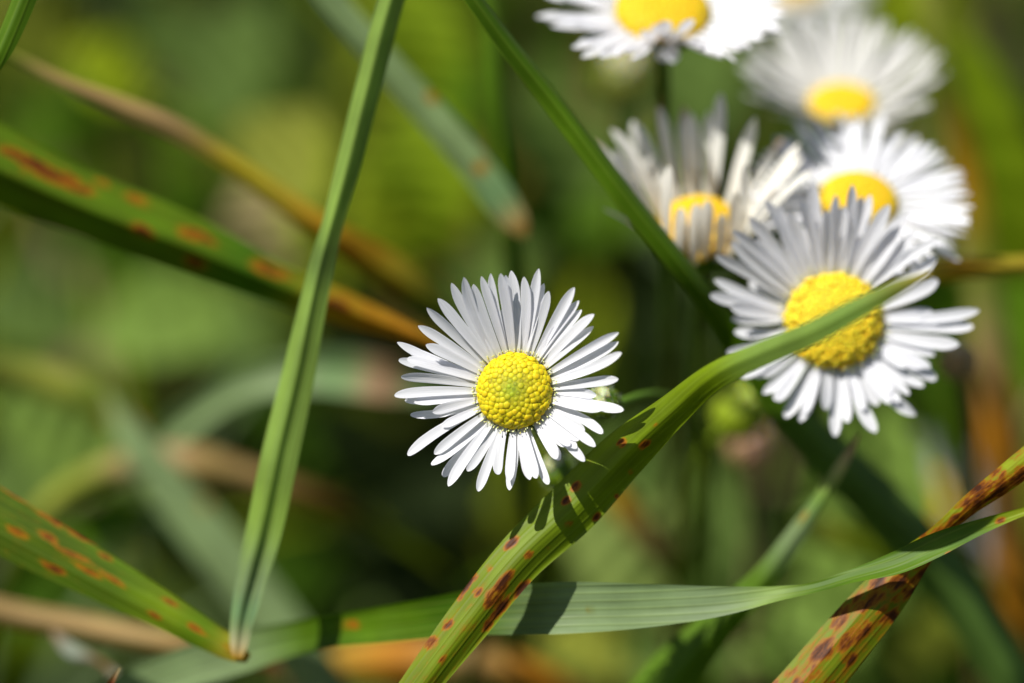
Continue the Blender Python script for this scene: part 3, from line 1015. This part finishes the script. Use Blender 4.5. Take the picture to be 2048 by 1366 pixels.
grass_blade('brown and straw coloured arched leaf in the left lower half behind the folded stalk',
            [(40, 1090, 7.00, 40, 0, 'olive', 0), (95, 1015, 6.80, 50, 0, 'yolive', 0), (180, 958, 6.60, 60, 0, 'yolive', 0), (290, 928, 6.40, 68, 0, 'pink', .1), (400, 930, 6.30, 76, 0, 'tan', .2), (490, 952, 6.40, 60, 0, 'tan', .1), (600, 985, 6.60, 50, 0, 'brn', 0), (760, 1050, 7.40, 40, 0, 'olive', 0), (900, 1150, 8.40, 10, 0, 'olive', 0)],
            prof=ROOF, n=9, m=9, root='start', seed=14)
grass_blade('pale grey-green straight leaf slanting down behind the foot of the folded stalk',
            [(205, 770, 6.50, 20, 0, 'olive', 0), (255, 860, 6.30, 56, 0, 'pale', 0), (305, 935, 6.20, 80, 0, 'pale', 0), (390, 1040, 6.10, 98, 0, 'pale', 0), (480, 1150, 6.00, 104, 0, 'pale', .05), (570, 1270, 5.90, 104, 0, 'pale', 0), (660, 1400, 5.80, 104, 0, 'pale', 0)],
            prof=ROOF, n=9, m=9, root='end', seed=15, spots=[(410, 1010, 20, 20, .45)])
grass_blade('tall orange-brown dry stalk standing along the right edge',
            [(1835, -130, 6.60, 44, 0, 'yolive', 0), (1862, 20, 6.60, 48, 0, 'yolive', .1), (1900, 180, 6.70, 52, 0, 'olive', .15), (1940, 360, 6.90, 58, 0, 'amber', .1), (1962, 540, 7.10, 64, 0, 'yolive', 0), (1982, 720, 7.30, 74, 0, 'tan', .1), (1998, 860, 7.50, 84, 0, 'orn', .1), (2015, 1010, 7.70, 84, 0, 'brn', .2), (2028, 1180, 8.00, 76, 0, 'orn', .1), (2045, 1420, 8.50, 76, 0, 'orn', 0)],
            prof=ROOF, n=9, m=9, root='end', seed=16)
grass_blade('tan brown dead stalk lying in the bottom left corner',
            [(-140, 1180, 4.10, 45, 0, 'tan', 0), (0, 1222, 4.10, 50, 0, 'tan', 0), (180, 1256, 4.00, 50, 0, 'tan', .05), (330, 1285, 3.90, 44, 0, 'tan', 0), (420, 1300, 3.90, 38, 0, 'brn', 0), (560, 1340, 4.10, 30, 0, 'brn', 0)],
            prof=((-1, -.9), (-.5, -.1), (0, .1), (.5, -.1), (1, -.9)), n=8, m=9, root='start', root_shift=(-4, 2), seed=17)
grass_blade('short bright green leaf tip in the extreme top left corner',
            [(78, -90, -.3, 46, -20, 'grn', 0), (52, -20, -.3, 50, -20, 'mid', 0), (28, 40, -.3, 48, -20, 'mid', 0), (4, 95, -.3, 42, -20, 'mid', 0), (-30, 165, -.3, 20, -10, 'mid', 0)],
            prof=ROOF, n=8, m=11, seed=18)
grass_blade('yellow-orange dry leaf reaching in from the right edge to the large daisy',
            [(1800, 575, 2.4, 10, 0, 'yel', 0), (1860, 545, 2.5, 44, 0, 'yel', 0), (1920, 538, 2.6, 44, 0, 'amber', .1), (2000, 534, 2.7, 42, 0, 'yel', .1), (2080, 530, 2.8, 42, 0, 'yel', .1), (2250, 540, 3, 46, 0, 'yel', 0)],
            prof=ROOF, n=8, m=9, root='end', root_shift=(2, 4), seed=19)
grass_blade('rust-orange dead leaf low behind the base of the broad rusty leaf',
            [(560, 1375, 6.5, 30, 0, 'brn', 0), (680, 1330, 6.3, 76, 0, 'amber', .15), (800, 1320, 6.2, 84, 0, 'orn', .1), (930, 1325, 6.2, 76, 0, 'tan', .1), (1060, 1350, 6.4, 64, 0, 'orn', 0), (1170, 1400, 6.8, 40, 0, 'brn', 0)],
            prof=ROOF, n=8, m=9, root='end', seed=20)
grass_blade('thin grey dead twist of leaf in the bottom left corner over the dead stalk',
            [(105, 1262, 3.4, 8, 0, 'pink', 0), (140, 1302, 3.3, 30, 20, 'silver', 0), (200, 1330, 3.2, 24, 60, 'brn', 0), (240, 1372, 3.1, 26, 10, 'silver', 0), (250, 1460, 3, 30, 0, 'brn', 0)],
            prof=CHAN, n=8, m=7, root='end', seed=21)
grass_blade('thin brown dry sliver poking up by the bottom edge near the left corner',
            [(240, 1335, .6, 3, 0, 'straw', 0), (226, 1358, .6, 12, 0, 'brn', 0), (200, 1420, .7, 18, 0, 'brn', 0)],
            prof=CHAN, n=6, m=5, root='end', seed=22)
grass_blade('yellow-green leaf blurred behind the slender dry-tipped leaf at lower right',
            [(1560, 1050, 6.5, 12, 0, 'ygrn', 0), (1640, 1062, 6.5, 60, 0, 'olive', 0), (1720, 1082, 6.5, 70, 0, 'ygrn', 0), (1800, 1110, 6.6, 60, 0, 'ygrn', 0), (1900, 1160, 6.8, 50, 0, 'olive', 0), (2000, 1260, 7.4, 50, 0, 'grn', 0), (2080, 1420, 8, 50, 0, 'grn', 0)],
            prof=ROOF, n=8, m=9, root='end', seed=23)
grass_blade('dark green vertical stem between the large daisy and the orange stalk',
            [(1870, 640, 8, 20, 0, 'grn', 0), (1880, 760, 8, 40, 0, 'grn', 0), (1900, 900, 8.2, 44, 0, 'mid', 0), (1920, 1000, 8.6, 40, 0, 'grn', 0), (1935, 1200, 10, 40, 0, 'grn', 0)],
            prof=ROOF, n=8, m=9, root='end', seed=24)
grass_blade('olive tan leaf blurred right of centre under the broad rusty leaf',
            [(1180, 930, 7, 20, 0, 'olive', 0), (1240, 1000, 7, 54, 0, 'amber', .05), (1300, 1080, 7.2, 60, 0, 'tan', 0), (1350, 1140, 7.4, 50, 0, 'olive', 0), (1400, 1300, 8, 44, 0, 'olive', 0), (1430, 1420, 9, 44, 0, 'grn', 0)],
            prof=ROOF, n=8, m=9, root='end', seed=25)


# ------------------------------------------------------------------ leafy weeds behind
def weed(label, stem_top, base_px, leaves, seed, stem_col='dark'):
    """leaves rows (px, py, dz, length_px, width_px, direction_deg in picture, roll, colour)."""
    rng = np.random.default_rng(seed)
    foot = ground_below(P(*base_px))
    root = thing('leafy_weed', label, 'weed', to_world(foot), 'broad-leaved weeds behind the daisies')
    top_ = P(*stem_top)
    g = Geo()
    mid = (top_ + foot) / 2 + rng.normal(0, .4, 3)
    sp = [[*top_, .05], [*mid, .08], [*foot, .11]]
    tube(g, sp, [stem_col, stem_col], n=8)
    g.build('stem', MAT_STEM, root)
    S = spline([r[:3] for r in sp], 10)
    for i, (px, py, dz, ln, wd, ang, roll, col) in enumerate(leaves):
        a = math.radians(ang)
        dx, dy = math.cos(a), -math.sin(a)
        cm = (FOC + dz) / FOC / PXCM
        bent = rng.uniform(.1, .35)
        c = c3(col) * rng.uniform(.78, 1.0)
        rows = []
        # petiole from the nearest point of the stem
        b = P(px - dx * ln * .5, py - dy * ln * .5, dz + ln * .2 / PXCM)
        j = np.argmin(np.linalg.norm(S - b, axis=1))
        st = S[j]
        rows.append([*st, .03, 0, 0, *c3('mid')])
        rows.append([*(st * .4 + b * .6), .03, 0, 0, *c3('mid')])
        ts = np.linspace(0, 1, 9)
        shape = np.array([.06, .55, .86, 1, .98, .86, .64, .34, .02])
        for t, s in zip(ts, shape):
            q = P(px + dx * ln * (t - .5), py + dy * ln * (t - .5), dz + ln / PXCM * (.2 - .4 * t + bent * (t - .5) ** 2 * 2))
            rows.append([*q, max(.01, s * wd * cm / 2), math.radians(roll), 0, *c])
        Sg = spline(rows, 5)
        pos = Sg[:, :3]
        T = norm(np.gradient(pos, axis=0))
        V = norm(-pos)
        tilt = rng.uniform(.55, .95) if not isinstance(col, str) or col not in ('dark', 'deep', 'grn') else rng.uniform(-.2, .2)
        want = norm(V * (1 - abs(tilt)) + SUN[None] * tilt + rng.normal(0, .12, 3))
        sd0 = norm(np.cross(T, want))
        N0 = np.cross(sd0, T)
        Sg[:, 3] /= max(.45, abs(np.dot(N0[len(N0) // 2], V[len(V) // 2])))
        ro = Sg[:, 4:5]
        sd = sd0 * np.cos(ro) + N0 * np.sin(ro)
        nn = -sd0 * np.sin(ro) + N0 * np.cos(ro)
        m = 11
        u = np.linspace(-1, 1, m)
        hw = np.maximum(Sg[:, 3:4], .008)
        h = .22 * np.abs(u)[None] + .05 * np.sin(np.arange(len(Sg))[:, None] * .9 + u[None] * 2)
        Gd = pos[:, None] + sd[:, None] * (hw * u)[..., None] + nn[:, None] * (hw * h)[..., None]
        L = np.concatenate([[0], np.cumsum(np.linalg.norm(np.diff(pos, axis=0), axis=1))])
        uvm = np.stack([hw * u[None], L[:, None].repeat(m, 1)], -1)
        gg = Geo()
        gg.grid(Gd, np.clip(Sg[:, None, 6:9].repeat(m, 1), .004, .8), uvm)
        gg.build('leaf', MAT_LEAF, root)
    return root


weed('yellow-green and grey-green broad leaves blurred in the upper left corner', (320, 240, 18), (330, 420, 20), [
    (215, 140, 13, 190, 130, 150, 0, 'ygrn'), (60, 60, 16, 240, 150, 170, 10, 'olive'), (470, 120, 15, 300, 190, 60, 0, 'grey'),
    (340, 70, 17, 200, 120, 100, 0, 'grey'), (120, 260, 17, 260, 130, 200, 0, 'mid'), (420, 240, 17, 220, 120, 30, 20, 'mid')], 201)
weed('bright yellow-green broad leaves glowing behind the sharp daisy, top centre', (860, 560, 18), (870, 700, 20), [
    (840, 60, 13, 230, 190, 95, 0, 'lime'), (850, 330, 13, 280, 210, 100, 0, 'lime'), (790, 440, 15, 200, 150, 120, 0, 'ygrn'),
    (930, 180, 17, 200, 110, 80, 0, 'mid'), (1000, 560, 16, 220, 140, 40, 10, 'grey'), (740, 250, 18, 220, 120, 140, 0, 'olive')], 202)
weed('olive and light green broad leaves behind the left crossing leaves', (420, 560, 17), (420, 760, 19), [
    (580, 330, 11, 260, 190, 65, 0, 'yolive'), (520, 450, 11, 200, 130, 110, 0, 'straw'), (320, 640, 12, 300, 180, 200, 0, 'lgrn'), (210, 480, 14, 260, 130, 160, 0, 'grn'),
    (60, 620, 13, 240, 190, 180, 0, 'grey'), (450, 660, 14, 240, 150, 330, 0, 'grey'), (370, 400, 15, 190, 110, 130, 0, 'mid')], 203)
weed('light green broad leaves at the left edge under the olive drooping leaf', (230, 960, 13), (240, 1100, 15), [
    (130, 870, 10, 330, 210, 160, 0, 'lgrn'), (60, 960, 11, 260, 150, 190, 0, 'grey'), (360, 1090, 11, 220, 110, 330, 10, 'grey'), (210, 1060, 10.5, 240, 90, 30, 0, 'mid'),
    (90, 1190, 12, 220, 120, 210, 0, 'grn')], 204)
weed('grey-green broad leaves blurred between the top daisy and the pale blunt leaf', (1150, 470, 17), (1150, 760, 19), [
    (1110, 260, 14, 330, 170, 100, 0, 'grey'), (1200, 330, 16, 240, 150, 60, 10, 'grey'), (1400, 150, 17, 300, 190, 70, 0, 'grey'), (1290, 560, 15, 260, 130, 330, 0, 'dark'), (1050, 440, 18, 220, 130, 150, 0, 'grn'), (1240, 420, 18, 220, 140, 40, 0, 'mid')], 205)
weed('tall fresh green broad leaves rising behind the orange stalk at the right edge', (2020, 800, 12), (2020, 1000, 13), [
    (1985, 330, 9.5, 560, 170, 100, -15, 'bright'), (2030, 640, 10, 420, 150, 80, -15, 'mid'), (1900, 640, 12, 300, 130, 110, 0, 'grn'), (1850, 60, 13, 300, 170, 110, 0, 'ygrn')], 206)
weed('light green broad leaves filling the gap under the large daisy', (1740, 1230, 12), (1740, 1420, 13), [
    (1790, 980, 9, 360, 170, 95, 0, 'lgrn'), (1700, 1110, 9.5, 300, 190, 150, 0, 'lgrn'), (1600, 1060, 11, 280, 150, 150, 0, 'dark'), (1610, 1285, 9, 260, 170, 200, 0, 'lgrn'), (1900, 1280, 11, 240, 120, 20, 0, 'olive')], 207)
weed('pale green broad leaves blurred right under the broad rusty leaf', (1330, 1240, 13), (1330, 1400, 14), [
    (1250, 1100, 10, 340, 220, 140, 0, (.26, .34, .085)), (1270, 950, 11, 260, 150, 150, 0, 'grey'), (1400, 1040, 12, 260, 160, 70, 0, 'grey'), (1350, 1330, 10, 280, 140, 190, 0, 'grey'), (1180, 1310, 10, 240, 110, 170, 0, 'yolive'), (1450, 1130, 13, 260, 150, 60, 0, 'grey')], 208)
weed('broad leaves coloured deep green for the shade under the sharp daisy', (790, 1060, 17), (790, 1260, 19), [
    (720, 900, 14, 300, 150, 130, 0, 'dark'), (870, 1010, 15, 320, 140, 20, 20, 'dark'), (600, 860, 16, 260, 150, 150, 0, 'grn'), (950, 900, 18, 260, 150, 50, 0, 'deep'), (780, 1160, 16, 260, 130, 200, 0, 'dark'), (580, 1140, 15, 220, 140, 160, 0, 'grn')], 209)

# ------------------------------------------------------------------ ground and ground cover
def ground():
    n = 90
    xs = np.concatenate([-np.geomspace(2500, 60, 12), np.linspace(-50, 50, 40), np.geomspace(60, 2500, 12)])
    ys = np.concatenate([np.linspace(-150, 0, 10), np.linspace(4, 170, 60), np.geomspace(185, 4500, 14)])
    rng = np.random.default_rng(9)
    X, Y = np.meshgrid(xs, ys, indexing='ij')
    Z = .35 * np.sin(X * .31 + 1.3 * np.sin(Y * .17)) + .3 * np.sin(Y * .27 + X * .11) + rng.normal(0, .12, X.shape)
    g = Geo()
    g.grid(np.stack([X, Y, Z - .4], -1), c3('brn'))
    o = g.build('ground', MAT_SOIL, world=True)
    tag(o, 'dark soil under the grass and weeds, its brown deepened for shade', None, None, 'structure')
    return o


ground()


# open dark gaps between the plants
GAPS = ((1580, 930, 170), (440, 900, 150), (760, 1090, 260), (330, 1200, 120), (60, 430, 130), (1180, 660, 150), (1990, 70, 150), (720, 820, 150), (1080, 520, 130), (330, 300, 100), (1920, 1220, 120))


def understory():
    rng = np.random.default_rng(77)
    g = Geo()
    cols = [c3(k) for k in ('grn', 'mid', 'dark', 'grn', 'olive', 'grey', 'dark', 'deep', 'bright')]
    tallc = [c3(k) for k in ('mid', 'bright', 'lgrn', 'grn', 'straw', 'pale', 'ygrn', 'tan', 'grn')]
    V, F, CC = [], [], []
    k = 0
    for q_ in range(8600):
        tall = q_ < 620
        y = 28 + 150 * rng.uniform(0, 1) ** 1.3 if not tall else rng.uniform(40, 75)
        x = rng.uniform(-1, 1) * (14 + y * .32)
        hmax = 5 if y < 45 else 9.5
        h = rng.uniform(.4, 1) * hmax
        a = rng.uniform(0, 6.28)
        if tall:
            h = rng.uniform(8, 13.5) + (y - 40) * .05
            q = to_cam(np.array([x, y, h * .62]))
            qx, qy = 1024 + q[0] / -q[2] * LENS / 36 * 2048, 683 - q[1] / -q[2] * LENS / 36 * 2048
            if any((qx - a_) ** 2 + (qy - b_) ** 2 < r_ ** 2 for a_, b_, r_ in GAPS):
                continue
        lean = rng.uniform(.1, .9) * h
        wd = rng.uniform(.10, .24) * (1.3 if tall else 1)
        d = np.array([math.cos(a), math.sin(a), 0])
        s = np.array([-math.sin(a), math.cos(a), 0]) * wd
        p0 = np.array([x, y, -.4])
        c = (cols if not tall else tallc)[rng.integers(9)] * (rng.uniform(.1, .38) if not tall else rng.uniform(.6, 1.3))  # short blades darkened: shade low between the plants is put into their colour
        pts = []
        for t, ww in ((0, .8), (.35, 1), (.7, .75), (1, .04)):
            q = p0 + d * lean * t * t + np.array([0, 0, h * (t - .25 * t * t)])
            pts += [q - s * ww, q + s * ww]
        V += pts
        F += [(k, k + 1, k + 3, k + 2), (k + 2, k + 3, k + 5, k + 4), (k + 4, k + 5, k + 7, k + 6)]
        CC += [c] * 8
        k += 8
    g.add(np.array(V), F, np.array(CC), np.tile(np.array([[0, 0.], [.1, 0], [0, 1], [.1, 1], [0, 2], [.1, 2], [0, 3], [.1, 3]]), (len(V) // 8, 1)))
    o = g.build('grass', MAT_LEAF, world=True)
    tag(o, 'short grass coloured dark for shade, growing thickly on the ground far behind', 'grass', None, 'stuff')
    g = Geo()
    V, F, CC = [], [], []
    k = 0
    for _ in range(2600):
        y = 40 + 120 * rng.uniform(0, 1) ** 1.2
        x = rng.uniform(-1, 1) * (10 + y * .30)
        z = rng.uniform(.3, 4.5 if y < 50 else 6.5)
        n_ = norm(np.array([rng.normal(0, .5), rng.normal(-.2, .5), 1]))
        a1 = norm(np.cross(n_, [math.cos(k), math.sin(k), .1]))
        a2 = np.cross(n_, a1)
        r = rng.uniform(.35, 1.0)
        c = cols[rng.integers(len(cols))] * rng.uniform(.15, .7)  # cover leaves darkened the same way, as painted shade
        ctr = np.array([x, y, z])
        ring_ = [ctr + a1 * r * math.cos(t) * 1.25 + a2 * r * math.sin(t) * .75 + n_ * .12 * r * math.cos(2 * t) for t in np.linspace(0, 2 * math.pi, 9)[:-1]]
        V += [ctr - n_ * .08 * r] + ring_
        F += [(k, k + 1 + i, k + 1 + (i + 1) % 8) for i in range(8)]
        CC += [c] * 9
        k += 9
    g.add(np.array(V), F, np.array(CC))
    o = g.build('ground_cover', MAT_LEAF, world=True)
    tag(o, 'low small-leaved green ground cover on the soil', 'ground cover', None, 'stuff')


understory()

for o in BASES:
    del o['_base']
